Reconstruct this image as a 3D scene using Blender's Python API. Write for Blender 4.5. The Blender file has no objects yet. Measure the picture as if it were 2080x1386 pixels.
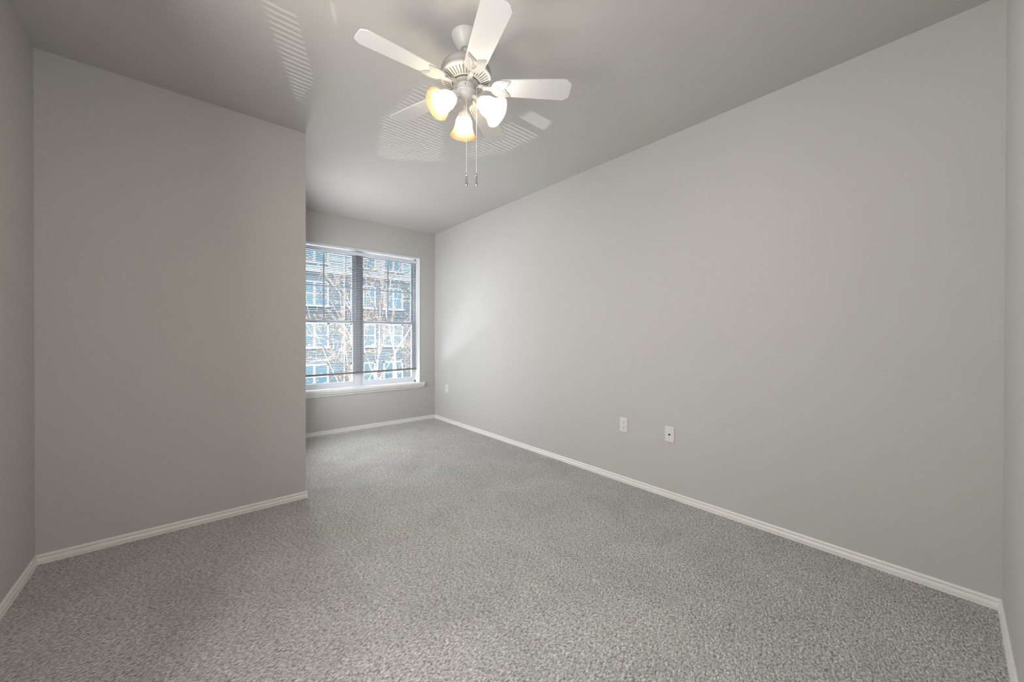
import bpy, bmesh, math, random
from mathutils import Vector, Matrix

sc = bpy.context.scene
col = sc.collection
PI = math.pi
R = math.radians

# ------------------------------------------------------------------ camera
CAM_H = 1.1562
YAW, PITCH, ROLL = 0.70357, 0.004288, 0.001919
FPX, CX, CY = 757.93, 1037.47, 687.04
fw = Vector((math.sin(YAW) * math.cos(PITCH), math.cos(YAW) * math.cos(PITCH), -math.sin(PITCH)))
rt0 = Vector((math.cos(YAW), -math.sin(YAW), 0))
up0 = rt0.cross(fw)
rt = rt0 * math.cos(ROLL) + up0 * math.sin(ROLL)
up = rt.cross(fw)
cam = bpy.data.cameras.new('camera')
co = bpy.data.objects.new('camera', cam)
col.objects.link(co)
cam.sensor_width = 36
cam.lens = FPX / 2080 * 36
cam.shift_x = (1040 - CX) / 2080
cam.shift_y = (CY - 693) / 2080
cam.clip_start = 0.02
cam.clip_end = 300
m3 = Matrix((rt, up, -fw)).transposed()
co.matrix_world = Matrix.Translation((0, 0, CAM_H)) @ m3.to_4x4()
sc.camera = co


def at(px, py, Y):
    """world point at wall distance Y seen at a frame position (survey of the place)"""
    d = fw + rt * ((px - CX) / FPX) - up * ((py - CY) / FPX)
    t = Y / d.y
    return Vector((0, 0, CAM_H)) + d * t


# ------------------------------------------------------------------ room dimensions
XL, XR, XC = -0.613, 2.603, 0.6075
YB, YC, YF = -0.1465, 2.98, 4.73
H = 2.6
WT = 0.14
WX0, WX1, WZ0, WZ1 = 0.80, 2.370, 0.522, 2.232      # window opening
MX = 1.585                                            # centre mullion
FAN = Vector((1.0, 1.516, 0.0))

# ------------------------------------------------------------------ world, sun, lamps
w = bpy.data.worlds.new('sky_world')
sc.world = w
w.use_nodes = True
nt = w.node_tree
bg = nt.nodes['Background']
sky = nt.nodes.new('ShaderNodeTexSky')
sky.sky_type = 'NISHITA'
sky.sun_disc = False
sky.sun_elevation = R(38)
sky.sun_rotation = R(200)
nt.links.new(sky.outputs[0], bg.inputs[0])
bg.inputs[1].default_value = 0.35


def lamp(name, kind, loc, direction, energy, color=(1, 1, 1), **kw):
    l = bpy.data.lights.new(name, kind)
    o = bpy.data.objects.new(name, l)
    col.objects.link(o)
    o.location = loc
    if direction is not None:
        o.rotation_euler = Vector(direction).to_track_quat('-Z', 'Y').to_euler()
    l.energy = energy
    l.color = color
    for k, v in kw.items():
        setattr(l, k, v)
    return o


lamp('sun', 'SUN', (0, -5, 20), (0.55, 0.80, -0.62), 7.5, (1.0, 0.93, 0.82), angle=R(0.6))
# fill lamp added in the open doorway behind the camera, evens out the room
lamp('doorway_fill', 'AREA', (0.0, -0.30, 1.40), (0.0, 1, 0.08), 17.5, (1.0, 0.97, 0.935), shape='RECTANGLE', size=0.85, size_y=1.5)
# area lamps added outside the window to boost sky light and ground bounce
lamp('sky_fill', 'AREA', (1.6, YF + 1.05, 3.25), (0.12, -1, -0.95), 160.0, (0.90, 0.95, 1.0), shape='RECTANGLE', size=2.4, size_y=1.2)
lamp('ground_fill', 'AREA', (1.6, YF + 0.95, -0.25), (0.0, -1, 1.0), 330.0, (0.96, 0.98, 1.0), shape='RECTANGLE', size=1.8, size_y=0.9)
lamp('outside_left_fill', 'AREA', (0.05, YF + 1.55, 1.9), (0.85, -1, -0.12), 30.0, (0.94, 0.97, 1.0), shape='RECTANGLE', size=1.8, size_y=2.6)  # added fill left of the window view, aimed at the right wall
# fill lamp added by the solid left wall, out of view
lamp('side_fill', 'AREA', (XL + 0.18, 1.10, 1.60), (1, -0.33, 0.06), 35.0, (1.0, 0.975, 0.94), shape='RECTANGLE', size=1.0, size_y=1.5)
# fill lamp added behind the jutting wall, brightens the window end
lamp('alcove_fill', 'AREA', (XC + 0.10, 3.98, 1.27), (1, -0.4, 0.0), 44.0, (0.95, 0.975, 1.0), shape='RECTANGLE', size=0.75, size_y=1.4)


def glint(name, src, poly, energy):
    """sunlight mirrored up by a glass pane in the yard; the pane's outline bounds the beam,
    the blind slats in its way cut it into stripes on the ceiling"""
    src = Vector(src)
    cen = sum((Vector((x, y, H)) for x, y in poly), Vector()) / len(poly)
    o = lamp(name, 'SPOT', src, cen - src, energy, (1.0, 0.98, 0.93), shadow_soft_size=0.02, spot_size=R(8), spot_blend=0.0)
    inv = o.rotation_euler.to_matrix().inverted()
    q = []
    for x, y in poly:
        v = inv @ (Vector((x, y, H)) - src)
        q.append((v.x / v.z, v.y / v.z))
    area = sum(q[i][0] * q[(i + 1) % len(q)][1] - q[(i + 1) % len(q)][0] * q[i][1] for i in range(len(q)))
    if area < 0:
        q.reverse()
    o.data.use_nodes = True
    n = o.data.node_tree
    tc = n.nodes.new('ShaderNodeTexCoord')
    sp = n.nodes.new('ShaderNodeSeparateXYZ')
    n.links.new(tc.outputs['Normal'], sp.inputs[0])

    def math_(op, a, b_, clamp=False):
        m = n.nodes.new('ShaderNodeMath')
        m.operation = op
        m.use_clamp = clamp
        for i, v in enumerate((a, b_)):
            if isinstance(v, (int, float)):
                m.inputs[i].default_value = v
            else:
                n.links.new(v, m.inputs[i])
        return m.outputs[0]
    X = math_('DIVIDE', sp.outputs[0], sp.outputs[2])
    Y = math_('DIVIDE', sp.outputs[1], sp.outputs[2])
    res = None
    for i in range(len(q)):
        (ax, ay), (bx, by) = q[i], q[(i + 1) % len(q)]
        L = math.hypot(bx - ax, by - ay)
        nx, ny = -(by - ay) / L, (bx - ax) / L
        d = math_('ADD', math_('MULTIPLY', X, nx), math_('MULTIPLY', Y, ny))
        e = math_('MULTIPLY', math_('SUBTRACT', d, ax * nx + ay * ny), 3600.0, True)
        res = e if res is None else math_('MULTIPLY', res, e)
    n.links.new(res, n.nodes['Emission'].inputs['Strength'])


glint('yard_glint', (9.55, 25.3, -12.5), [(0.497, 2.653), (0.547, 2.005), (0.42, 1.55), (0.08, 1.55)], 20000)
glint('yard_glint', (8.9, 25.3, -12.5), [(0.947, 2.44), (1.14, 3.05), (1.576, 2.73), (1.086, 1.88), (0.99, 1.936)], 20000)
glint('yard_glint', (3.45, 25.3, -12.5), [(1.655, 1.60), (1.80, 1.60), (1.90, 1.95), (1.86, 2.30), (1.70, 2.55), (1.58, 2.40)], 20000)

sc.view_settings.view_transform = 'Standard'
sc.view_settings.look = 'None'
sc.view_settings.exposure = 0.0
sc.view_settings.gamma = 1.0
sc.view_settings.use_curve_mapping = False
sc.cycles.max_bounces = 10
sc.cycles.diffuse_bounces = 7
sc.cycles.transparent_max_bounces = 24
sc.cycles.sample_clamp_indirect = 6
sc.cycles.use_denoising = True
sc.cycles.caustics_reflective = False
sc.cycles.caustics_refractive = False

# ------------------------------------------------------------------ materials


def mat(name, color, rough=0.6, metal=0.0, spec=0.4):
    m = bpy.data.materials.new(name)
    m.use_nodes = True
    b = m.node_tree.nodes['Principled BSDF']
    b.inputs['Base Color'].default_value = (*color, 1)
    b.inputs['Roughness'].default_value = rough
    b.inputs['Metallic'].default_value = metal
    b.inputs['Specular IOR Level'].default_value = spec
    return m


def add_noise_bump(m, scale, strength, dist, detail=3.0, colvar=0.0):
    nt = m.node_tree
    b = nt.nodes['Principled BSDF']
    tc = nt.nodes.new('ShaderNodeTexCoord')
    n = nt.nodes.new('ShaderNodeTexNoise')
    n.inputs['Scale'].default_value = scale
    n.inputs['Detail'].default_value = detail
    nt.links.new(tc.outputs['Object'], n.inputs['Vector'])
    bp = nt.nodes.new('ShaderNodeBump')
    bp.inputs['Strength'].default_value = strength
    bp.inputs['Distance'].default_value = dist
    nt.links.new(n.outputs['Fac'], bp.inputs['Height'])
    nt.links.new(bp.outputs['Normal'], b.inputs['Normal'])
    if colvar:
        c = b.inputs['Base Color'].default_value[:]
        n2 = nt.nodes.new('ShaderNodeTexNoise')
        n2.inputs['Scale'].default_value = 1.7
        n2.inputs['Detail'].default_value = 4
        nt.links.new(tc.outputs['Object'], n2.inputs['Vector'])
        r = nt.nodes.new('ShaderNodeValToRGB')
        r.color_ramp.elements[0].position = 0.3
        r.color_ramp.elements[1].position = 0.7
        r.color_ramp.elements[0].color = tuple(v * (1 - colvar) for v in c[:3]) + (1,)
        r.color_ramp.elements[1].color = tuple(min(1, v * (1 + colvar)) for v in c[:3]) + (1,)
        nt.links.new(n2.outputs['Fac'], r.inputs[0])
        nt.links.new(r.outputs[0], b.inputs['Base Color'])
    return m


M = {}
M['wall'] = add_noise_bump(mat('wall_paint', (0.482, 0.473, 0.460), 0.75, spec=0.25), 130, 0.16, 0.004, 2.5, 0.012)
M['ceiling'] = add_noise_bump(mat('ceiling_paint', (0.485, 0.473, 0.455), 0.8, spec=0.2), 95, 0.16, 0.005, 2.5, 0.012)
M['trim'] = mat('white_trim_paint', (0.74, 0.73, 0.70), 0.35, spec=0.45)
M['jamb'] = mat('window_return_paint', (0.76, 0.76, 0.75), 0.4)
M['vinyl'] = mat('white_vinyl', (0.62, 0.645, 0.68), 0.4)
M['plate'] = mat('wall_plate_plastic', (0.66, 0.65, 0.63), 0.35, spec=0.5)
M['dark'] = mat('dark_slot', (0.02, 0.02, 0.02), 0.6)
M['fan'] = mat('fan_white_enamel', (0.56, 0.555, 0.54), 0.32, spec=0.5)
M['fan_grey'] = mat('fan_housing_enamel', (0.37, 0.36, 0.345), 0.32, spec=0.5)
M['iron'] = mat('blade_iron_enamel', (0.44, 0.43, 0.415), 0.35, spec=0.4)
M['blade'] = mat('fan_blade_white', (0.60, 0.60, 0.595), 0.38, spec=0.45)
M['slotgrey'] = mat('vent_shadow_grey', (0.16, 0.15, 0.14), 0.7)
M['chrome'] = mat('polished_nickel', (0.55, 0.53, 0.51), 0.13, 1.0)
M['chain'] = mat('bead_chain', (0.82, 0.80, 0.76), 0.35, 0.4)
M['screw'] = mat('screw_metal', (0.55, 0.54, 0.52), 0.4, 0.6)
M['rail'] = mat('blind_rail', (0.20, 0.18, 0.165), 0.5)
M['exterior'] = mat('exterior_stucco', (0.35, 0.33, 0.30), 0.9)
M['sidingd'] = add_noise_bump(mat('slate_siding', (0.15, 0.195, 0.235), 0.8), 6, 0.2, 0.01)
M['sidingl'] = add_noise_bump(mat('pale_siding', (0.33, 0.43, 0.50), 0.8), 6, 0.2, 0.01)
M['btrim'] = mat('building_trim', (0.60, 0.66, 0.72), 0.7)
M['bglass'] = mat('building_glass', (0.10, 0.22, 0.30), 0.08, spec=0.9)
M['roof'] = mat('roof_shingle', (0.12, 0.11, 0.11), 0.9)
M['ground'] = add_noise_bump(mat('yard_ground', (0.30, 0.29, 0.25), 0.95), 3, 0.4, 0.05, 4, 0.2)
M['bark'] = add_noise_bump(mat('pale_bark', (0.62, 0.55, 0.48), 0.85), 30, 0.4, 0.01, 3, 0.12)
M['leaf'] = mat('orange_leaf', (0.78, 0.47, 0.27), 0.7)
M['leaf2'] = mat('straw_leaf', (0.78, 0.60, 0.40), 0.7)

# window glass: mostly straight-through with a faint reflection
g = bpy.data.materials.new('window_glass')
g.use_nodes = True
gn = g.node_tree
gn.nodes.clear()
o_ = gn.nodes.new('ShaderNodeOutputMaterial')
mx = gn.nodes.new('ShaderNodeMixShader')
tr = gn.nodes.new('ShaderNodeBsdfTransparent')
tr.inputs[0].default_value = (0.95, 0.97, 0.98, 1)
gl = gn.nodes.new('ShaderNodeBsdfGlossy')
gl.inputs['Roughness'].default_value = 0.02
mx.inputs[0].default_value = 0.05
gn.links.new(tr.outputs[0], mx.inputs[1])
gn.links.new(gl.outputs[0], mx.inputs[2])
gn.links.new(mx.outputs[0], o_.inputs[0])
M['glass'] = g

# blind slats: thin white vinyl, colour darkened for a backlit look, slightly translucent
s = bpy.data.materials.new('blind_slat_vinyl')
s.use_nodes = True
sn = s.node_tree
sb = sn.nodes['Principled BSDF']
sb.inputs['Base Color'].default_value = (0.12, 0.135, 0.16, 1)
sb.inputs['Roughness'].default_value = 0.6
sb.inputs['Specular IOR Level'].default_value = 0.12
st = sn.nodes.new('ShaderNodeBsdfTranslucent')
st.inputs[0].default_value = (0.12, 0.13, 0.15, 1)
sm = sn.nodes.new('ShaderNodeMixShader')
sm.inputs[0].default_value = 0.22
sn.links.new(sb.outputs[0], sm.inputs[1])
sn.links.new(st.outputs[0], sm.inputs[2])
sn.links.new(sm.outputs[0], sn.nodes['Material Output'].inputs[0])
M['slat'] = s


def frosted(name, color, dens, transp):
    """dense swirled glass: part of the lamp light passes straight, the body glows softly"""
    s = bpy.data.materials.new(name)
    s.use_nodes = True
    n = s.node_tree
    n.nodes.remove(n.nodes['Principled BSDF'])
    tl = n.nodes.new('ShaderNodeBsdfTranslucent')
    gs = n.nodes.new('ShaderNodeBsdfGlossy')
    gs.inputs['Roughness'].default_value = 0.2
    gs.inputs[0].default_value = (0.5, 0.5, 0.5, 1)
    tp = n.nodes.new('ShaderNodeBsdfTransparent')
    nz = n.nodes.new('ShaderNodeTexNoise')
    nz.inputs['Scale'].default_value = 15
    nz.inputs['Detail'].default_value = 3
    nz.inputs['Distortion'].default_value = 1.5
    tc = n.nodes.new('ShaderNodeTexCoord')
    n.links.new(tc.outputs['Object'], nz.inputs['Vector'])
    rp = n.nodes.new('ShaderNodeValToRGB')
    rp.color_ramp.elements[0].position = 0.35
    rp.color_ramp.elements[1].position = 0.65
    rp.color_ramp.elements[0].color = (color[0] * dens * 0.8, color[1] * dens * 0.70, color[2] * dens * 0.55, 1)
    rp.color_ramp.elements[1].color = (color[0] * dens, color[1] * dens, color[2] * dens, 1)
    n.links.new(nz.outputs['Fac'], rp.inputs[0])
    n.links.new(rp.outputs[0], tl.inputs[0])
    m1 = n.nodes.new('ShaderNodeMixShader')
    df = n.nodes.new('ShaderNodeBsdfDiffuse')
    n.links.new(rp.outputs[0], df.inputs[0])
    m0 = n.nodes.new('ShaderNodeMixShader')
    m0.inputs[0].default_value = 0.5
    n.links.new(df.outputs[0], m0.inputs[1])
    n.links.new(tl.outputs[0], m0.inputs[2])
    m1.inputs[0].default_value = 0.03
    n.links.new(m0.outputs[0], m1.inputs[1])
    n.links.new(gs.outputs[0], m1.inputs[2])
    m2 = n.nodes.new('ShaderNodeMixShader')
    m2.inputs[0].default_value = transp
    n.links.new(m1.outputs[0], m2.inputs[1])
    n.links.new(tp.outputs[0], m2.inputs[2])
    n.links.new(m2.outputs[0], n.nodes['Material Output'].inputs[0])
    return s


M['shade'] = frosted('swirled_amber_shade_glass', (1.0, 0.84, 0.60), 0.26, 0.3)
M['shade_w'] = frosted('swirled_white_shade_glass', (1.0, 0.96, 0.90), 0.6, 0.3)


def emis(name, color, strength):
    s = bpy.data.materials.new(name)
    s.use_nodes = True
    n = s.node_tree
    n.nodes.clear()
    e = n.nodes.new('ShaderNodeEmission')
    e.inputs[0].default_value = (*color, 1)
    e.inputs[1].default_value = strength
    oo = n.nodes.new('ShaderNodeOutputMaterial')
    n.links.new(e.outputs[0], oo.inputs[0])
    return s


M['bulb'] = emis('warm_bulb', (1.0, 0.80, 0.52), 500)
M['bulb_w'] = emis('cool_bulb', (1.0, 0.95, 0.88), 600)

# carpet: twisted cut pile
c = mat('grey_cut_pile_carpet', (0.4, 0.385, 0.365), 0.95, spec=0.1)
cn = c.node_tree
cb = cn.nodes['Principled BSDF']
cb.inputs['Sheen Weight'].default_value = 0.25
cb.inputs['Sheen Roughness'].default_value = 0.6
tc = cn.nodes.new('ShaderNodeTexCoord')
mp = cn.nodes.new('ShaderNodeMapping')
mp.inputs['Rotation'].default_value = (0, 0, R(-38))
mp.inputs['Scale'].default_value = (1.0, 1.7, 1.0)
cn.links.new(tc.outputs['Object'], mp.inputs['Vector'])
# gentle warp so tufts do not line up
wz = cn.nodes.new('ShaderNodeTexNoise')
wz.inputs['Scale'].default_value = 30
wz.inputs['Detail'].default_value = 2
cn.links.new(tc.outputs['Object'], wz.inputs['Vector'])
n1 = cn.nodes.new('ShaderNodeTexNoise')
n1.inputs['Scale'].default_value = 82
n1.inputs['Detail'].default_value = 3.5
n1.inputs['Roughness'].default_value = 0.62
n1.inputs['Distortion'].default_value = 0.6
cn.links.new(mp.outputs[0], n1.inputs['Vector'])
n2 = cn.nodes.new('ShaderNodeTexNoise')
n2.inputs['Scale'].default_value = 46
n2.inputs['Detail'].default_value = 2
cn.links.new(mp.outputs[0], n2.inputs['Vector'])
n3 = cn.nodes.new('ShaderNodeTexNoise')   # vacuum / footprint marks: pile lying in different directions
n3.inputs['Scale'].default_value = 2.6
n3.inputs['Detail'].default_value = 5
n3.inputs['Roughness'].default_value = 0.55
n3.inputs['Distortion'].default_value = 0.8
cn.links.new(tc.outputs['Object'], n3.inputs['Vector'])
r1 = cn.nodes.new('ShaderNodeValToRGB')
r1.color_ramp.elements[0].position = 0.34
r1.color_ramp.elements[1].position = 0.60
r1.color_ramp.elements[0].color = (0.225, 0.218, 0.21, 1)
r1.color_ramp.elements[1].color = (0.79, 0.777, 0.757, 1)
cn.links.new(n1.outputs['Fac'], r1.inputs[0])
r3 = cn.nodes.new('ShaderNodeValToRGB')
r3.color_ramp.elements[0].position = 0.32
r3.color_ramp.elements[1].position = 0.68
r3.color_ramp.elements[0].color = (0.88, 0.88, 0.88, 1)
r3.color_ramp.elements[1].color = (1.06, 1.06, 1.06, 1)
cn.links.new(n3.outputs['Fac'], r3.inputs[0])
mu = cn.nodes.new('ShaderNodeMixRGB')
mu.blend_type = 'MULTIPLY'
mu.inputs[0].default_value = 1
cn.links.new(r1.outputs[0], mu.inputs[1])
cn.links.new(r3.outputs[0], mu.inputs[2])
cn.links.new(mu.outputs[0], cb.inputs['Base Color'])
ad = cn.nodes.new('ShaderNodeMath')
ad.operation = 'MULTIPLY_ADD'
ad.inputs[1].default_value = 0.6
cn.links.new(n2.outputs['Fac'], ad.inputs[0])
cn.links.new(n1.outputs['Fac'], ad.inputs[2])
bp = cn.nodes.new('ShaderNodeBump')
bp.inputs['Strength'].default_value = 0.9
bp.inputs['Distance'].default_value = 0.022
cn.links.new(ad.outputs[0], bp.inputs['Height'])
cn.links.new(bp.outputs[0], cb.inputs['Normal'])
M['carpet'] = c

# ------------------------------------------------------------------ mesh helpers


class MB:
    def __init__(self):
        self.v, self.f, self.sm = [], [], []

    def add(self, vs, fs, smooth=False, T=None):
        o = len(self.v)
        self.v += [tuple(T @ Vector(q)) if T is not None else tuple(q) for q in vs]
        self.f += [tuple(i + o for i in f) for f in fs]
        self.sm += [smooth] * len(fs)
        return self

    def box(self, x0, x1, y0, y1, z0, z1, T=None):
        vs = [(x, y, z) for x in (x0, x1) for y in (y0, y1) for z in (z0, z1)]
        fs = [(0, 1, 3, 2), (4, 6, 7, 5), (0, 4, 5, 1), (2, 3, 7, 6), (0, 2, 6, 4), (1, 5, 7, 3)]
        return self.add(vs, fs, False, T)

    def lathe(self, prof, n=48, T=None, closed=False, wob=None):
        vs, fs = [], []
        for (r, z) in prof:
            for k in range(n):
                a = 2 * PI * k / n
                rr = r * (wob(a, z) if wob else 1)
                vs.append((rr * math.cos(a), rr * math.sin(a), z))
        L = len(prof)
        for i in range(L - 1 + (1 if closed else 0)):
            for k in range(n):
                a, b = i * n + k, i * n + (k + 1) % n
                j = (i + 1) % L
                fs.append((a, b, j * n + (k + 1) % n, j * n + k))
        if not closed:
            if prof[0][0] > 1e-6:
                fs.append(tuple(range(n))[::-1])
            if prof[-1][0] > 1e-6:
                fs.append(tuple((L - 1) * n + k for k in range(n)))
        return self.add(vs, fs, True, T)

    def tube(self, pts, rad, n=8, caps=True):
        pts = [Vector(p) for p in pts]
        if not hasattr(rad, '__len__'):
            rad = [rad] * len(pts)
        vs, fs = [], []
        ref = Vector((0.13, 0.31, 0.94))
        for i, p in enumerate(pts):
            t = (pts[min(i + 1, len(pts) - 1)] - pts[max(i - 1, 0)]).normalized()
            if abs(t.dot(ref)) > 0.95:
                ref = Vector((0.9, 0.2, 0.1))
            u = t.cross(ref).normalized()
            ww = t.cross(u)
            for k in range(n):
                a = 2 * PI * k / n
                vs.append(p + (u * math.cos(a) + ww * math.sin(a)) * rad[i])
        for i in range(len(pts) - 1):
            for k in range(n):
                fs.append((i * n + k, i * n + (k + 1) % n, (i + 1) * n + (k + 1) % n, (i + 1) * n + k))
        if caps:
            fs.append(tuple(range(n))[::-1])
            fs.append(tuple((len(pts) - 1) * n + k for k in range(n)))
        return self.add(vs, fs, True)

    def prism(self, outline, z0, z1, T=None):
        """outline in xy, extruded from z0 to z1"""
        n = len(outline)
        vs = [(x, y, z0) for x, y in outline] + [(x, y, z1) for x, y in outline]
        fs = [tuple(range(n))[::-1], tuple(range(n, 2 * n))]
        fs += [(k, (k + 1) % n, n + (k + 1) % n, n + k) for k in range(n)]
        return self.add(vs, fs, False, T)

    def sweep(self, prof, path, T=None, smooth=False):
        """prof: (out, z) pairs; path: list of (point2d, outward2d) with mitre already applied"""
        n = len(prof)
        vs, fs = [], []
        for (p, o) in path:
            for (d, z) in prof:
                vs.append((p[0] + o[0] * d, p[1] + o[1] * d, z))
        for i in range(len(path) - 1):
            for k in range(n):
                fs.append((i * n + k, (i + 1) * n + k, (i + 1) * n + (k + 1) % n, i * n + (k + 1) % n))
        fs.append(tuple(range(n)))
        fs.append(tuple((len(path) - 1) * n + k for k in range(n))[::-1])
        return self.add(vs, fs, smooth, T)

    def build(self, name, m, parent=None, bevel=0, loc=None):
        me = bpy.data.meshes.new(name)
        me.from_pydata(self.v, [], self.f)
        bm = bmesh.new()
        bm.from_mesh(me)
        bmesh.ops.recalc_face_normals(bm, faces=bm.faces)
        bm.to_mesh(me)
        bm.free()
        me.update()
        me.materials.append(m)
        o = bpy.data.objects.new(name, me)
        col.objects.link(o)
        for p_, s_ in zip(me.polygons, self.sm):
            p_.use_smooth = s_
        if any(self.sm):
            me.set_sharp_from_angle(angle=R(40))
        if bevel:
            b = o.modifiers.new('bevel', 'BEVEL')
            b.width = bevel
            b.segments = 2
            b.limit_method = 'ANGLE'
            b.angle_limit = R(35)
        if loc is not None:
            for v in me.vertices:
                v.co -= Vector(loc)
            o.location = loc
        if parent is not None:
            o.parent = parent
            o.matrix_parent_inverse = Matrix.Identity(4)
            pl = Vector((0, 0, 0))
            q = parent
            while q is not None:
                pl += q.location
                q = q.parent
            if loc is None:
                for v in me.vertices:
                    v.co -= pl
            else:
                o.location = Vector(loc) - pl
        return o


def empty(name, loc, label, cat, group=None):
    o = bpy.data.objects.new(name, None)
    col.objects.link(o)
    o.location = loc
    o.empty_display_size = 0.1
    o['label'] = label
    o['category'] = cat
    if group:
        o['group'] = group
    return o


def struct(o, label=None, cat=None):
    o['kind'] = 'structure'
    if label:
        o['label'] = label
    if cat:
        o['category'] = cat
    return o


# ------------------------------------------------------------------ room shell
HY = -1.5      # hallway depth behind the doorway
struct(MB().box(XL - WT, XR + WT, HY, YF + WT, -0.12, 0).build('floor', M['carpet']), 'grey cut pile carpet covering the whole room', 'floor')
struct(MB().box(XL - WT, XR + WT, HY, YF + 0.25, H, H + 0.15).build('ceiling', M['ceiling']), 'greige lightly textured ceiling with the fan on it', 'ceiling')
struct(MB().box(XL - WT, XL, HY, YC, 0, H).build('wall_left', M['wall']), 'narrow strip of greige wall at the left edge of the frame', 'wall')
struct(MB().box(XR, XR + WT, HY, YF + 0.2, 0, H).build('wall_right', M['wall']), 'long greige wall with the white wall plates', 'wall')
struct(MB().box(XL - WT, XC, YC, YF + 0.2, 0, H).build('wall_closet', M['wall']), 'greige wall block jutting out on the left in front of the window', 'wall')
DX0, DX1, DZ = -0.52, 0.46, 2.05
b = MB().box(DX1, XR, YB - 0.12, YB, 0, H).box(XL, DX0, YB - 0.12, YB, 0, H).box(DX0, DX1, YB - 0.12, YB, DZ, H)
struct(b.build('wall_back', M['wall']), 'pale sliver of wall at the right edge of the frame', 'wall')
struct(MB().box(XL - WT, XR + WT, HY - 0.1, HY, 0, H).build('wall_hallway', M['wall']))
FT = 0.20
b = MB()
b.box(XC, WX0, YF, YF + FT, 0, H).box(WX1, XR, YF, YF + FT, 0, H)
b.box(WX0, WX1, YF, YF + FT, 0, WZ0 - 0.02).box(WX0, WX1, YF, YF + FT, WZ1, H)
struct(b.build('wall_far', M['wall']), 'short greige wall holding the window at the far end', 'wall')

for px, py in ((393, 417), (467, 365)):
    p_ = at(px, py, YC)
    MB().lathe([(0.0012 if px < 400 else 0.0008, 0), (0.0009, 0.0006), (0, 0.0008)], 10, Matrix.Translation((p_.x, YC, p_.z)) @ Matrix.Rotation(PI / 2, 4, 'X')).build(
        'nail_hole', M['dark'], bpy.data.objects['wall_closet'])

# baseboards: two-bead colonial profile (out, z)
HB, TB = 0.0478, 0.0122
BP = [(0, 0), (TB, 0), (TB, 0.0035), (TB * 0.80, 0.0055), (TB * 0.98, 0.009), (TB, 0.016), (TB * 0.95, 0.022), (TB * 0.78, 0.0265),
      (TB * 0.44, 0.0275), (TB * 0.38, 0.0295), (TB * 0.55, 0.0320), (TB * 0.74, 0.036), (TB * 0.74, 0.041), (TB * 0.55, 0.0455), (TB * 0.25, HB), (0, HB)]


def base(name, path, label):
    o = MB().sweep(BP, path).build(name, M['trim'])
    struct(o, label, 'baseboard')


base('baseboard_right', [((XR, YB), (-1, 1)), ((XR, YF), (-1, -1))], 'white two bead baseboard along the long right wall')
base('baseboard_far', [((XR, YF), (-1, -1)), ((XC, YF), (1, -1))], 'white baseboard under the window')
base('baseboard_closet', [((XC, YF), (1, -1)), ((XC, YC), (1, -1)), ((XL, YC), (1, -1))], 'white baseboard wrapping the jutting wall on the left')
base('baseboard_left', [((XL, YC), (1, -1)), ((XL, YB), (1, 1))], 'white baseboard at the lower left edge of the frame')
base('baseboard_back', [((DX1, YB), (0, 1)), ((XR, YB), (-1, 1))], 'white baseboard at the lower right edge of the frame')

# doorway casing behind the camera
b = MB()
for x0, x1 in ((DX0 - 0.06, DX0), (DX1, DX1 + 0.06)):
    b.box(x0, x1, YB, YB + 0.014, 0, DZ + 0.06)
b.box(DX0, DX1, YB, YB + 0.014, DZ, DZ + 0.06)
struct(b.build('trim_1', M['trim']))

# ------------------------------------------------------------------ window
win = empty('window_1', (MX, YF, WZ0), 'white double window with a centre mullion at the far end', 'window')
win['kind'] = 'structure'
D_LO, D_UP = 0.122, 0.150
# painted returns
b = MB()
b.box(WX0, WX0 + 0.006, YF - 0.004, YF + 0.19, WZ0, WZ1)
b.box(WX1 - 0.006, WX1, YF - 0.004, YF + 0.19, WZ0, WZ1)
b.box(WX0, WX1, YF - 0.004, YF + 0.19, WZ1 - 0.006, WZ1)
b.build('window_return', M['jamb'], win)
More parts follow.
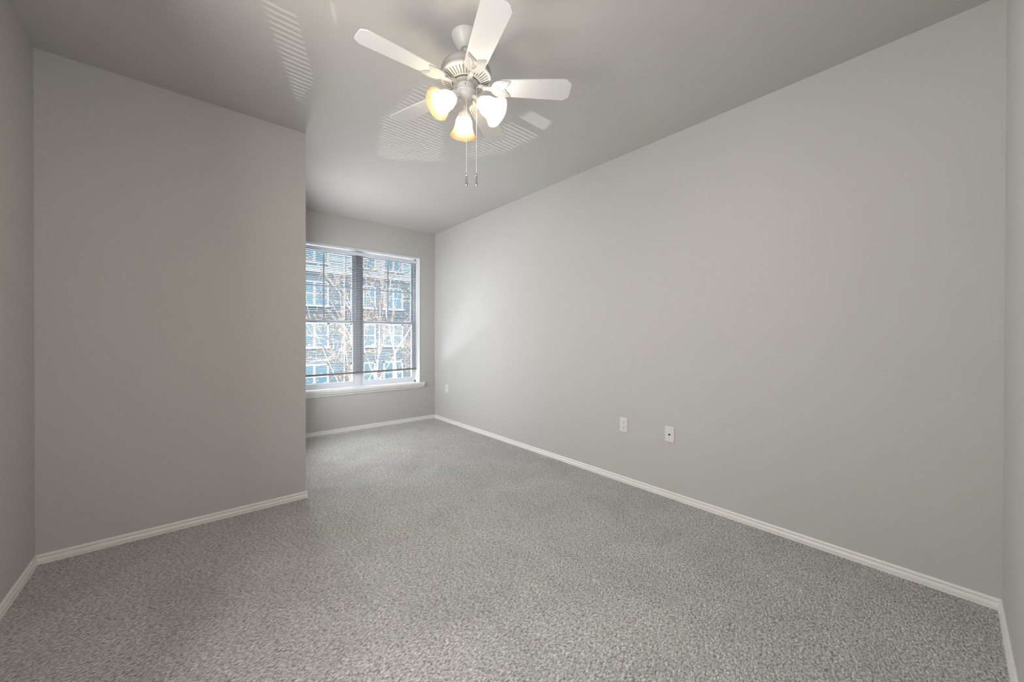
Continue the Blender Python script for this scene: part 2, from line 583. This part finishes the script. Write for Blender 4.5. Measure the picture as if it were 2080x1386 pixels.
# outer frame + mullion
x0, x1, z0, z1 = WX0 + 0.006, WX1 - 0.006, WZ0, WZ1 - 0.006
b = MB()
b.box(x0, x0 + 0.022, YF + D_LO - 0.004, YF + 0.185, z0, z1)
b.box(x1 - 0.022, x1, YF + D_LO - 0.004, YF + 0.185, z0, z1)
b.box(x0, x1, YF + D_LO - 0.004, YF + 0.185, z1 - 0.022, z1)
b.box(x0, x1, YF + D_LO - 0.004, YF + 0.185, z0, z0 + 0.022)
b.box(MX - 0.034, MX + 0.034, YF + D_LO - 0.008, YF + 0.185, z0, z1)
b.build('window_frame', M['vinyl'], win, 0.002)
ZM = 1.335
for (a0, a1) in ((x0 + 0.022, MX - 0.034), (MX + 0.034, x1 - 0.022)):
    sw = 0.034
    # lower sash, nearer the room
    zz0, zz1 = z0 + 0.022, ZM + 0.016
    b = MB()
    b.box(a0, a0 + sw, YF + D_LO, YF + D_LO + 0.026, zz0, zz1).box(a1 - sw, a1, YF + D_LO, YF + D_LO + 0.026, zz0, zz1)
    b.box(a0 + sw, a1 - sw, YF + D_LO, YF + D_LO + 0.026, zz0, zz0 + 0.045)
    b.box(a0 + sw, a1 - sw, YF + D_LO, YF + D_LO + 0.026, zz1 - 0.034, zz1)
    b.box(0.5 * (a0 + a1) - 0.03, 0.5 * (a0 + a1) + 0.03, YF + D_LO - 0.006, YF + D_LO + 0.004, zz1 - 0.006, zz1 + 0.006)
    sash = b.build('lower_sash', M['vinyl'], win, 0.0015)
    MB().box(a0 + sw, a1 - sw, YF + D_LO + 0.011, YF + D_LO + 0.015, zz0 + 0.045, zz1 - 0.034).build('pane', M['glass'], sash)
    # upper sash, set further out, with a grid
    zz0, zz1 = ZM - 0.016, z1 - 0.022
    b = MB()
    y0, y1 = YF + D_UP, YF + D_UP + 0.026
    b.box(a0, a0 + sw, y0, y1, zz0, zz1).box(a1 - sw, a1, y0, y1, zz0, zz1)
    b.box(a0 + sw, a1 - sw, y0, y1, zz0, zz0 + 0.034).box(a0 + sw, a1 - sw, y0, y1, zz1 - 0.034, zz1)
    sash = b.build('upper_sash', M['vinyl'], win, 0.0015)
    MB().box(a0 + sw, a1 - sw, y0 + 0.011, y0 + 0.015, zz0 + 0.034, zz1 - 0.034).build('pane', M['glass'], sash)
    mxx = 0.5 * (a0 + a1)
    mzz = 0.5 * (zz0 + zz1)
    MB().box(mxx - 0.009, mxx + 0.009, y0 + 0.005, y0 + 0.0108, zz0 + 0.034, zz1 - 0.034).box(
        a0 + sw, a1 - sw, y0 + 0.004, y0 + 0.0105, mzz - 0.009, mzz + 0.009).build('muntin', M['vinyl'], sash)
# stool and moulded apron
b = MB()
b.box(WX0 + 0.0, WX1 - 0.0, YF, YF + D_LO - 0.004, WZ0 - 0.02, WZ0)
b.box(WX0 - 0.062, WX1 + 0.062, YF - 0.036, YF, WZ0 - 0.022, WZ0)
b.build('window_stool', M['jamb'], win, 0.004)
AP = [(0, WZ0 - 0.022), (0.030, WZ0 - 0.022), (0.030, WZ0 - 0.030), (0.026, WZ0 - 0.034), (0.026, WZ0 - 0.040), (0.021, WZ0 - 0.050),
      (0.013, WZ0 - 0.060), (0.009, WZ0 - 0.064), (0.009, WZ0 - 0.073), (0.0, WZ0 - 0.073)]
xa0, xa1 = WX0 - 0.030, WX1 + 0.030
b = MB()
n = len(AP)
vs = []
for sgn, xa in ((-1, xa0), (1, xa1)):
    for (d, z) in AP:
        vs.append((xa + sgn * d, YF - d, z))
fs = [(k, k + 1, n + k + 1, n + k) for k in range(n - 1)] + [tuple(range(n)), tuple(range(n, 2 * n))[::-1]]
b.add(vs, fs)
b.build('window_apron', M['jamb'], win)

# ------------------------------------------------------------------ mini blind
BY = YF + 0.093
BX0, BX1 = WX0 + 0.012, WX1 - 0.011
blind = empty('window_blind', (MX, BY, WZ1 - 0.05), 'white mini blind lowered over the far window with its slats open', 'blind')
b = MB()
b.box(BX0, BX1, BY - 0.014, BY + 0.014, 2.168, 2.205)
b.build('headrail', M['vinyl'], blind, 0.002)
ZB0, ZB1 = 0.690, 0.705        # the bottom rail hangs slightly lower on the left
b = MB()
zt = 2.155
N = 70
for i in range(N):
    f = i / (N - 1)
    zL = zt + (ZB0 + 0.018 - zt) * f
    zR = zt + (ZB1 + 0.018 - zt) * f
    pr = []
    for k in range(5):
        t = -1 + k / 2
        tilt = R(8)
        yy = t * 0.0122
        pr.append((yy * math.cos(tilt), 0.0016 * (1 - t * t) - yy * math.sin(tilt)))
    vs = [(BX0 + 0.002, BY + y, zL + z) for y, z in pr] + [(BX1 - 0.002, BY + y, zR + z) for y, z in pr]
    vs += [(x, y, z - 0.0004) for x, y, z in vs]
    fs = [(k, k + 1, 5 + k + 1, 5 + k) for k in range(4)] + [(10 + k, 15 + k, 15 + k + 1, 10 + k + 1) for k in range(4)]
    fs += [(0, 5, 15, 10), (4, 14, 19, 9)]
    b.add(vs, fs, True)
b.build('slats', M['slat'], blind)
b = MB()
vs = []
for x, z in ((BX0, ZB0), (BX1, ZB1)):
    for dy, dz in ((-0.0125, -0.009), (-0.0125, 0.008), (-0.009, 0.011), (0.009, 0.011), (0.0125, 0.008), (0.0125, -0.009)):
        vs.append((x, BY + dy, z + dz))
fs = [(k, (k + 1) % 6, 6 + (k + 1) % 6, 6 + k) for k in range(6)] + [(0, 1, 2, 3, 4, 5), (11, 10, 9, 8, 7, 6)]
b.add(vs, fs)
b.build('bottom_rail', M['rail'], blind)
for x in (BX0 + 0.16, 0.5 * (BX0 + BX1) - 0.012, BX1 - 0.16):
    b = MB()
    for dy in (-0.0128, 0.0128):
        b.tube([(x, BY + dy, 2.168), (x, BY + dy, 0.702)], 0.0006, 5)
    b.tube([(x + 0.012, BY, 2.168), (x + 0.012, BY, 0.702)], 0.0008, 5)
    b.build('ladder_cord', M['vinyl'], blind)
MB().tube([(BX0 + 0.10, BY - 0.022, 2.168), (BX0 + 0.10, BY - 0.024, 1.25)], 0.0035, 6).build('tilt_wand', M['vinyl'], blind)

# ------------------------------------------------------------------ wall plates on the right wall


def plate_bm(yc, zc, wd=0.070, ht=0.114, t=0.0065):
    b = MB()
    x = XR
    vs = []
    e = 0.0045
    for (xx, k) in ((x, 0), (x - t * 0.35, 0), (x - t, e)):
        for sy, sz in ((-1, -1), (1, -1), (1, 1), (-1, 1)):
            vs.append((xx, yc + sy * (wd / 2 - k), zc + sz * (ht / 2 - k)))
    fs = []
    for i in range(2):
        for k in range(4):
            fs.append((i * 4 + k, i * 4 + (k + 1) % 4, (i + 1) * 4 + (k + 1) % 4, (i + 1) * 4 + k))
    fs.append((8, 9, 10, 11))
    fs.append((3, 2, 1, 0))
    return b.add(vs, fs)


def rx(yc, zc, x, prof, n=20):
    """transform: lathe axis pointing out of the right wall"""
    return Matrix.Translation((x, yc, zc)) @ Matrix.Rotation(-PI / 2, 4, 'Y')


def outlet(yc, zc, label):
    t = empty('power_outlet', (XR, yc, zc), label, 'outlet', 'power outlets on the long right wall')
    MB_ = plate_bm(yc, zc)
    MB_.build('cover_plate', M['plate'], t)
    xf = XR - 0.0065
    for s in (1, -1):
        zc2 = zc + s * 0.0195
        # rounded receptacle face
        ol = []
        for k in range(20):
            a = 2 * PI * k / 20
            yy = 0.0172 * math.cos(a)
            zz = 0.0172 * math.sin(a)
            zz = max(-0.0138, min(0.0138, zz))
            ol.append((yy, zz))
        T = Matrix.Translation((xf, yc, zc2)) @ Matrix(((0, 0, -1, 0), (1, 0, 0, 0), (0, 1, 0, 0), (0, 0, 0, 1)))
        face = MB().prism(ol, -0.001, 0.0016, T).build('receptacle', M['plate'], t)
        b = MB()
        x0 = xf - 0.0021
        b.box(x0, x0 + 0.001, yc - 0.0075, yc - 0.0052, zc2 - 0.0005, zc2 + 0.0085)
        b.box(x0, x0 + 0.001, yc + 0.0052, yc + 0.0075, zc2 - 0.0005, zc2 + 0.0085)
        b.lathe([(0.0026, 0), (0.0026, 0.001)], 12, rx(yc, zc2 - 0.0075, x0 + 0.001, None))
        b.build('slots', M['dark'], face)
    MB().lathe([(0.0028, 0), (0.0024, 0.0012), (0, 0.0015)], 12, rx(yc, zc, xf, None)).build('screw', M['screw'], t)
    return t


outlet(1.675, 0.455, 'white duplex power outlet low on the long wall, left of the coaxial plate')
outlet(4.398, 0.452, 'small looking white power outlet near the far corner beside the window wall')
t = empty('coaxial_plate', (XR, 1.301, 0.455), 'white blank wall plate with one dark centre jack, nearest to the camera', 'wall plate')
plate_bm(1.301, 0.455).build('cover_plate', M['plate'], t)
xf = XR - 0.0065
j = MB().lathe([(0.0062, 0), (0.0062, 0.003), (0.0048, 0.0035), (0.0048, 0.009), (0, 0.009)], 16, rx(1.301, 0.455, xf, None)).build('jack', M['dark'], t)
for s in (1, -1):
    MB().lathe([(0.0030, 0), (0.0026, 0.0012), (0, 0.0015)], 12, rx(1.301, 0.455 + s * 0.042, xf, None)).build('screw', M['screw'], t)

# ------------------------------------------------------------------ ceiling fan
fan = empty('ceiling_fan', (FAN.x, FAN.y, H), 'white five blade ceiling fan with three lit bell shades and two pull chains', 'ceiling fan')
TF = Matrix.Translation(FAN)
MB().lathe([(0, 2.538), (0.020, 2.538), (0.026, 2.536), (0.034, 2.541), (0.050, 2.560), (0.062, 2.583), (0.067, 2.594), (0.069, 2.600), (0, 2.600)], 48, TF).build('canopy', M['fan'], fan)
MB().lathe([(0.0125, 2.47), (0.0125, 2.54)], 20, TF).build('downrod', M['fan'], fan)
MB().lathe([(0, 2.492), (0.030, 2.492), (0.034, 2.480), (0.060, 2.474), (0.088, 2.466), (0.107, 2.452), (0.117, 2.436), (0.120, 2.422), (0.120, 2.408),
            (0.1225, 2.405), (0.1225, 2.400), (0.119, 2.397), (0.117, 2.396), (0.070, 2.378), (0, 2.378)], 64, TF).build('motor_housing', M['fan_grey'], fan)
# vented ring under the motor: ribbed cone with dark slots
vr = MB()
vr.lathe([(0.068, 2.372), (0.117, 2.3915), (0.121, 2.3945), (0.121, 2.3985), (0.068, 2.379)], 64, TF, closed=True)
vr = vr.build('vent_ring', M['fan'], fan)
b = MB()
ns = 40
for k in range(ns):
    a = 2 * PI * (k + 0.5) / ns
    sl = math.atan2(2.3915 - 2.372, 0.117 - 0.068)
    T = TF @ Matrix.Translation((0, 0, 0)) @ Matrix.Rotation(a, 4, 'Z') @ Matrix.Translation((0.0925, 0, 2.3815)) @ Matrix.Rotation(-sl, 4, 'Y')
    b.box(-0.019, 0.019, -0.0021, 0.0021, -0.0010, 0.0010, T)
b.build('vent_slots', M['slotgrey'], vr)
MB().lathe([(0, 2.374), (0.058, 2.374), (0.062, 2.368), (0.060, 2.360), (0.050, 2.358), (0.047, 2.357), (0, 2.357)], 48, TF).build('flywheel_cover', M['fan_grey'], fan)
sh = MB().lathe([(0, 2.358), (0.0455, 2.358), (0.0455, 2.332), (0.0455, 2.330), (0, 2.330)], 48, TF).build('switch_housing', M['fan'], fan)
b = MB()
for k in range(5):
    a = 2 * PI * k / 5 + 0.3
    MB().box(-0.001, 0.001, -0.002, 0.002, -0.004, 0.004, TF @ Matrix.Rotation(a, 4, 'Z') @ Matrix.Translation((0.0458, 0, 2.345))).build('screw', M['slotgrey'], sh)
MB().lathe([(0, 2.331), (0.050, 2.331), (0.052, 2.327), (0.050, 2.322), (0.044, 2.318), (0.040, 2.308), (0.034, 2.298), (0.026, 2.290), (0.020, 2.286), (0, 2.285)], 48, TF).build('light_fitter', M['fan'], fan)

# blades: ogee-cornered tip, pitched 12 degrees, clockwise edge high
RB, ZBL = 0.507, 2.356
outl = []
r0, r1 = 0.165, RB
half = [(r0, 0.040), (r0 + 0.006, 0.0465), (r0 + 0.03, 0.0485), (0.30, 0.0535), (0.40, 0.0575), (r1 - 0.034, 0.0600), (r1 - 0.026, 0.0590),
        (r1 - 0.019, 0.0545), (r1 - 0.013, 0.0490), (r1 - 0.006, 0.0450), (r1 - 0.0015, 0.0385), (r1, 0.030)]
outl = [(x, -y) for x, y in half] + [(x, y) for x, y in reversed(half)]
BP5 = []


def bez(p0, p1, p2, n=6):
    return [((1 - t) ** 2 * p0[0] + 2 * t * (1 - t) * p1[0] + t * t * p2[0], (1 - t) ** 2 * p0[1] + 2 * t * (1 - t) * p1[1] + t * t * p2[1]) for t in [i / n for i in range(n)]]


# lotus-shaped blade iron, outline of one half: arm, swelling side petal, pointed tip, centre notch
hb = [(0.078, 0.012), (0.105, 0.0095), (0.118, 0.0095)]
hb += bez((0.122, 0.011), (0.128, 0.040), (0.160, 0.046))
hb += bez((0.160, 0.046), (0.185, 0.048), (0.214, 0.043))
hb += bez((0.214, 0.043), (0.207, 0.020), (0.190, 0.008), 5)
hb += [(0.188, 0.0)]
iron = [(x, y) for x, y in hb] + [(x, -y) for x, y in reversed(hb[:-1])]
PH0 = 3.110
for k in range(5):
    a = PH0 + k * 2 * PI / 5
    TBk = TF @ Matrix.Rotation(a, 4, 'Z') @ Matrix.Translation((0, 0, ZBL)) @ Matrix.Rotation(R(-11), 4, 'X')
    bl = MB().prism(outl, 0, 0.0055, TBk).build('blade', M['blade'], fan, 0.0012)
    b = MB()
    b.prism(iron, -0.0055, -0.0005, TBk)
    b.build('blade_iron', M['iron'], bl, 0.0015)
    # raised ornament on the iron: petal rims, centre oval
    b = MB()
    for sgn in (1, -1):
        pr = [(0.128, 0.010 * sgn), (0.136, 0.028 * sgn), (0.155, 0.037 * sgn), (0.180, 0.040 * sgn), (0.206, 0.0385 * sgn), (0.196, 0.024 * sgn), (0.180, 0.013 * sgn), (0.166, 0.008 * sgn)]
        b.tube([TBk @ Vector((x, y, -0.0058)) for x, y in pr], [0.0020, 0.003, 0.0034, 0.0034, 0.002, 0.0028, 0.003, 0.0022], 8)
        pr = [(0.140, 0.010 * sgn), (0.150, 0.022 * sgn), (0.168, 0.028 * sgn), (0.186, 0.027 * sgn)]
        b.tube([TBk @ Vector((x, y, -0.0058)) for x, y in pr], [0.001, 0.0024, 0.0026, 0.0008], 8)
    ring = [(0.152 + 0.0125 * math.cos(q), 0.0095 * math.sin(q)) for q in [2 * PI * i / 20 for i in range(21)]]
    b.tube([TBk @ Vector((x, y, -0.0062)) for x, y in ring], 0.0026, 8, False)
    b.lathe([(0.0, -0.0105), (0.004, -0.0095), (0.0055, -0.0055)], 16, TBk @ Matrix.Translation((0.152, 0, 0)))
    b.build('iron_ornament', M['iron'], bl)
    b = MB()
    T2 = TF @ Matrix.Rotation(a, 4, 'Z')
    # curved arm dropping from the flywheel down to the iron
    P = [T2 @ Vector(q) for q in ((0.050, 0, 2.366), (0.075, 0, 2.364), (0.098, 0, 2.356), (0.124, 0, 2.3505))]
    b.tube(P, [0.010, 0.009, 0.0085, 0.008], 10)
    b.build('blade_arm', M['fan'], bl)

# three arms, sockets, bell shades and bulbs.  azimuth measured from the view direction, clockwise seen from above
fwd2 = Vector((math.sin(YAW), math.cos(YAW), 0))
rgt2 = Vector((math.cos(YAW), -math.sin(YAW), 0))
for az, tilt, which in ((R(-12), 50, 0), (R(-133), 52, 0), (R(107), 52, 1)):
    hd = fwd2 * math.cos(az) + rgt2 * math.sin(az)
    c0 = Vector((FAN.x, FAN.y, 0))
    ax = hd * math.sin(R(tilt)) - Vector((0, 0, 1)) * math.cos(R(tilt))
    neck = c0 + hd * 0.070 + Vector((0, 0, 2.278))
    arm = [c0 + hd * 0.030 + Vector((0, 0, 2.308)), c0 + hd * 0.044 + Vector((0, 0, 2.304)), c0 + hd * 0.054 + Vector((0, 0, 2.296)), neck - ax * 0.002]
    q = Vector((0, 0, 1)).rotation_difference(ax)
    T = Matrix.Translation(neck) @ q.to_matrix().to_4x4()
    mm = M['shade_w'] if which else M['shade']
    prof = [(0.0270, 0.010), (0.0285, 0.018), (0.0350, 0.028), (0.0415, 0.042), (0.0440, 0.058), (0.0465, 0.074), (0.0520, 0.090), (0.0600, 0.102), (0.0660, 0.110), (0.0685, 0.114)]
    inner = [(r - 0.0028, z + 0.0002) for r, z in prof]

    def wob(a_, z_):
        return 1 + 0.018 * math.cos(6 * a_) * max(0, (z_ - 0.07) / 0.045)
    shd = MB().lathe(prof + inner[::-1], 60, T, closed=True, wob=wob).build('lamp_shade', mm, fan)
    if which:
        shd['label'] = 'whiter glass shade on the right'
    MB().tube(arm, 0.0095, 12).build('lamp_arm', M['fan'], shd)
    MB().lathe([(0, -0.010), (0.012, -0.010), (0.020, -0.002), (0.028, 0.006), (0.0300, 0.010), (0.0300, 0.016), (0, 0.016)], 32, T).build('socket', M['fan'], shd)
    MB().lathe([(0, 0.0165), (0.011, 0.017), (0.012, 0.028), (0.019, 0.042), (0.0225, 0.056), (0.021, 0.068), (0.013, 0.078), (0, 0.082)], 24, T).build('bulb', M['bulb_w'] if which else M['bulb'], shd)

# pull chains
for (px, zc0, dd) in ((947.0, 2.288, 0.028), (967.2, 2.333, 0.034)):
    depth = FAN.x * fwd2.x + FAN.y * fwd2.y - dd
    lat = (px - CX) / FPX * depth
    p = fwd2 * depth + rgt2 * lat
    zend = CAM_H + (CY - 358) / FPX * depth
    b = MB()
    b.tube([(p.x, p.y, zc0), (p.x, p.y, zend)], 0.0011, 8)
    ch = b.build('pull_chain', M['chain'], fan)
    b = MB()
    z = zend
    b.lathe([(0, 0.004), (0.003, 0.003), (0.0042, 0), (0.0035, -0.003), (0.0045, -0.005), (0.0060, -0.008), (0.0050, -0.0105), (0.0028, -0.013), (0.0032, -0.018),
             (0.0048, -0.034), (0.0062, -0.048), (0.0064, -0.053), (0.0045, -0.057), (0, -0.058)], 20, Matrix.Translation((p.x, p.y, z)))
    b.build('pull_fob', M['chrome'], ch)
b = MB().lathe([(0, 0), (0.0045, 0), (0.0045, 0.006), (0, 0.006)], 12, TF @ Matrix.Translation((-fwd2.x * 0.020, -fwd2.y * 0.020, 2.283)))
b.build('chain_outlet', M['screw'], fan)

# ------------------------------------------------------------------ outdoors
GZ = -14.0
struct(MB().box(-40, 60, YF + FT + 0.02, 90, GZ - 0.2, GZ).build('ground', M['ground']), 'yard between the buildings', 'ground')

# opposite apartment building
BYF = 27.0
bld = empty('apartment_building', (9, BYF, GZ), 'grey blue lap sided apartment building across the yard', 'building')


def siding(name, z0, z1, m):
    b = MB()
    lap = 0.19
    z = z0
    while z < z1 - 1e-6:
        zz = min(z + lap, z1)
        vs = [(-12, BYF - 0.03, z), (30, BYF - 0.03, z), (-12, BYF, zz), (30, BYF, zz), (-12, BYF, z), (30, BYF, z)]
        b.add(vs, [(0, 1, 3, 2), (0, 4, 5, 1)])
        z = zz
    b.box(-12, 30, BYF + 0.001, BYF + 4, z0, z1)
    b.build(name, m, bld)


siding('lower_siding', GZ, 5.45, M['sidingd'])
siding('upper_siding', 5.45, 8.6, M['sidingl'])
MB().box(-12, 30, BYF - 0.07, BYF + 0.1, 5.38, 5.60).build('belt_trim', M['btrim'], bld)
b = MB()
b.add([(-12.6, BYF - 0.6, 8.6), (30.6, BYF - 0.6, 8.6), (30.6, BYF + 4.6, 8.6), (-12.6, BYF + 4.6, 8.6), (-12.6, BYF + 2, 10.4), (30.6, BYF + 2, 10.4)],
      [(0, 1, 5, 4), (2, 3, 4, 5), (0, 4, 3), (1, 2, 5), (0, 3, 2, 1)])
b.build('roof', M['roof'], bld)
for xc, wd in ((3.0, 1.75), (6.0, 1.75), (9.15, 1.75), (11.35, 1.5), (14.5, 1.75)):
    for zb in (-7.84, -5.1, -2.36, 0.38, 3.12, 5.95):
        z0_, z1_ = zb, zb + 1.66
        b = MB()
        yy = BYF - 0.09
        e = 0.10
        b.box(xc - wd / 2, xc - wd / 2 + e, yy, BYF, z0_, z1_).box(xc + wd / 2 - e, xc + wd / 2, yy, BYF, z0_, z1_)
        b.box(xc - wd / 2, xc + wd / 2, yy, BYF, z1_ - e, z1_).box(xc - wd / 2 - 0.08, xc + wd / 2 + 0.08, yy - 0.03, BYF, z0_ - 0.04, z0_ + e)
        b.box(xc - 0.06, xc + 0.06, yy, BYF, z0_ + e, z1_ - e)
        b.box(xc - wd / 2 + e, xc + wd / 2 - e, yy + 0.02, BYF, z0_ + 0.80, z0_ + 0.86)
        fr = b.build('window_frame', M['btrim'], bld)
        MB().box(xc - wd / 2 + e, xc + wd / 2 - e, yy + 0.04, yy + 0.05, z0_ + e, z1_ - e).build('pane', M['bglass'], fr)
for x in (12.75, 7.85):
    MB().tube([(x, BYF - 0.12, GZ), (x, BYF - 0.12, 8.5)], 0.055, 8).build('downspout', M['btrim'], bld)

# trees in the yard
random.seed(7)


def limb(b, pts, r0, r1, n=7):
    rad = [r0 + (r1 - r0) * i / (len(pts) - 1) for i in range(len(pts))]
    b.tube(pts, rad, n)
    return pts


def smooth_path(pts, sub=4, jit=0.0):
    pts = [Vector(p) for p in pts]
    out = []
    for i in range(len(pts) - 1):
        p0 = pts[max(i - 1, 0)]
        p1, p2 = pts[i], pts[i + 1]
        p3 = pts[min(i + 2, len(pts) - 1)]
        for k in range(sub):
            t = k / sub
            q = 0.5 * ((2 * p1) + (-p0 + p2) * t + (2 * p0 - 5 * p1 + 4 * p2 - p3) * t * t + (-p0 + 3 * p1 - 3 * p2 + p3) * t ** 3)
            out.append(q + Vector([random.uniform(-jit, jit) for _ in range(3)]))
    out.append(pts[-1])
    return out


def twig(tb, lf, p, d, L, r, depth):
    n = 5
    pts = [p]
    dd = d.normalized()
    for i in range(n):
        dd = (dd + Vector([random.uniform(-0.25, 0.25) for _ in range(3)]) + Vector((0, 0, 0.05))).normalized()
        pts.append(pts[-1] + dd * L / n)
    tb.tube(pts, [r * (1 - 0.7 * i / n) for i in range(n + 1)], 4, False)
    if depth > 0:
        for k in range(3):
            i = random.randint(1, n)
            d2 = (dd + Vector([random.uniform(-0.9, 0.9) for _ in range(3)])).normalized()
            twig(tb, lf, pts[i], d2, L * random.uniform(0.45, 0.7), r * 0.55, depth - 1)
    if depth == 0:
        for k in range(random.choice((0, 0, 1, 2))):
            lf.append(pts[random.randint(2, n)] + Vector([random.uniform(-0.03, 0.03) for _ in range(3)]))


def leaves(name, pts, m, parent, s0=0.02, s1=0.045):
    b = MB()
    for p in pts:
        s_ = random.uniform(s0, s1)
        T = Matrix.Translation(p) @ Matrix.Rotation(random.uniform(0, 6.28), 4, 'Z') @ Matrix.Rotation(random.uniform(-1.4, 1.4), 4, 'X')
        vs = [(-s_, 0, 0), (-0.3 * s_, 0.45 * s_, 0.1 * s_), (0.5 * s_, 0.4 * s_, 0.1 * s_), (s_, 0, -0.1 * s_), (0.5 * s_, -0.4 * s_, 0.1 * s_), (-0.3 * s_, -0.45 * s_, 0.1 * s_), (0, 0, -0.08 * s_)]
        b.add(vs, [(0, 1, 6), (1, 2, 6), (2, 3, 6), (3, 4, 6), (4, 5, 6), (5, 0, 6)], True, T)
    o = b.build(name, m, parent)
    o['kind'] = 'stuff'
    return o


def make_tree(name, label, Y, trunk_px, branches, twign, leaf_m, clusters, lean=0.0):
    base_p = at(trunk_px[0][0], trunk_px[0][1], Y)
    root = Vector((base_p.x + lean, Y, GZ))
    t = empty(name, root, label, 'tree', 'bare trees in the yard outside the window')
    wood = MB()
    tw = MB()
    lf = []
    pts = [root, Vector((base_p.x + 0.9 * lean, Y, -2.2))] + [at(px, py, Y) for px, py in trunk_px]
    limb(wood, smooth_path(pts, 4, 0.01), 0.15, 0.036, 9)
    for (path, r0, r1, dy) in branches:
        P = []
        for i, (px, py) in enumerate(path):
            f = i / (len(path) - 1)
            P.append(at(px, py, Y + dy * f + random.uniform(-0.05, 0.05)))
        P = smooth_path(P, 4, 0.006)
        limb(wood, P, r0, r1)
        for k in range(twign):
            i = random.randint(1, len(P) - 1)
            d = (P[i] - P[i - 1]).normalized() * 0.8 + Vector([random.uniform(-1, 1) for _ in range(3)])
            twig(tw, lf, P[i], d, random.uniform(0.35, 0.8), min(r0, 0.011), 2)
    for (px, py, n, s) in clusters:
        c_ = at(px, py, Y + random.uniform(-0.3, 0.3))
        for k in range(n):
            lf.append(c_ + Vector([random.gauss(0, s) for _ in range(3)]))
    wood.build('trunk', M['bark'], t)
    x = tw.build('twigs', M['bark'], t)
    x['kind'] = 'stuff'
    leaves('foliage', lf, leaf_m, t)
    return t


make_tree('yard_tree', 'pale multi stemmed tree with bare branches spreading left, nearest to the window', YF + 4.6,
          [(770, 840), (766, 800)],
          [([(766, 800), (764, 770), (767, 740), (769.5, 715), (770.5, 690), (771, 659), (773, 627), (776, 590), (780, 545), (783, 505)], 0.026, 0.012, 0.4),
           ([(766, 800), (760, 766), (750, 740), (743, 720), (735, 690), (726, 660), (717, 631), (700, 597), (684, 570), (669, 539), (655, 505)], 0.022, 0.010, 0.7),
           ([(726, 660), (717, 640), (706, 620), (682, 585), (658, 551), (648, 539), (622, 523), (590, 505)], 0.020, 0.007, 1.1),
           ([(743, 720), (730, 712), (716, 706), (690, 695), (667, 687), (646, 670), (620, 640)], 0.018, 0.006, -0.6),
           ([(716, 706), (713, 692), (706, 672), (695.5, 657), (688, 640), (670, 610)], 0.016, 0.006, 0.5),
           ([(760, 790), (735, 770), (715.6, 753), (696, 736), (677, 720.5), (658, 706), (642, 692), (623, 663), (600, 640)], 0.024, 0.008, -0.9),
           ([(735, 770), (708.5, 750), (692, 741), (677, 735), (654, 729.6), (628, 732), (600, 745)], 0.012, 0.005, -0.3),
           ([(771, 659), (765, 635), (757, 615), (748, 592), (742, 560), (738, 530)], 0.018, 0.007, -0.5),
           ([(769, 718), (780, 700), (785, 690), (792, 660)], 0.012, 0.005, 0.5)],
          9, M['leaf'], [(650, 600, 40, 0.10), (640, 650, 40, 0.12), (690, 660, 40, 0.12), (705, 775, 50, 0.14), (640, 780, 50, 0.16), (750, 520, 60, 0.14),
                         (755, 560, 50, 0.12), (752, 710, 40, 0.08), (712, 716, 16, 0.05), (700, 560, 22, 0.07), (632, 705, 30, 0.12)], lean=0.75)
make_tree('yard_tree', 'pale barked tree with a fork seen through the right half of the window', YF + 8.7,
          [(808, 850), (806, 800), (804, 765), (802, 735), (802, 715)],
          [([(802, 715), (797, 697), (792, 675), (790, 657), (786, 644), (783, 615), (779, 587), (773, 569), (769, 545), (765, 529), (761, 505)], 0.046, 0.019, -0.4),
           ([(802, 715), (809, 703), (816, 694), (823, 684), (829, 674), (838, 655), (850, 630)], 0.028, 0.014, 0.5),
           ([(783, 615), (788, 600), (793, 581), (794, 569), (802, 558), (810.5, 548.5), (818, 538), (826, 515)], 0.028, 0.014, 0.7),
           ([(816, 694), (828, 700), (842, 698), (860, 705)], 0.012, 0.006, -0.6),
           ([(804, 765), (815, 755), (828, 742), (845, 730)], 0.012, 0.006, 0.6)],
          13, M['leaf2'], [(830, 560, 40, 0.14), (825, 600, 60, 0.16), (830, 708, 50, 0.10), (828, 745, 60, 0.2), (793, 725, 30, 0.12), (775, 760, 60, 0.12),
                           (800, 640, 60, 0.2), (835, 640, 50, 0.16), (770, 570, 30, 0.2)], lean=1.0)
b3 = []
for px in (612, 690, 748, 812, 870):
    b3.append(([(720 + (px - 720) * 0.25, 790), (720 + (px - 720) * 0.55, 720), (720 + (px - 720) * 0.85, 640), (px + random.uniform(-8, 8), 560), (px + random.uniform(-16, 16), 490)], 0.022, 0.006, random.uniform(-1, 1)))
make_tree('yard_tree', 'thin twiggy tree further back against the blue grey building', YF + 14.0,
          [(722, 860), (721, 800)], b3, 6, M['leaf'], [(800, 690, 40, 0.3), (660, 640, 40, 0.3), (740, 600, 40, 0.3)])
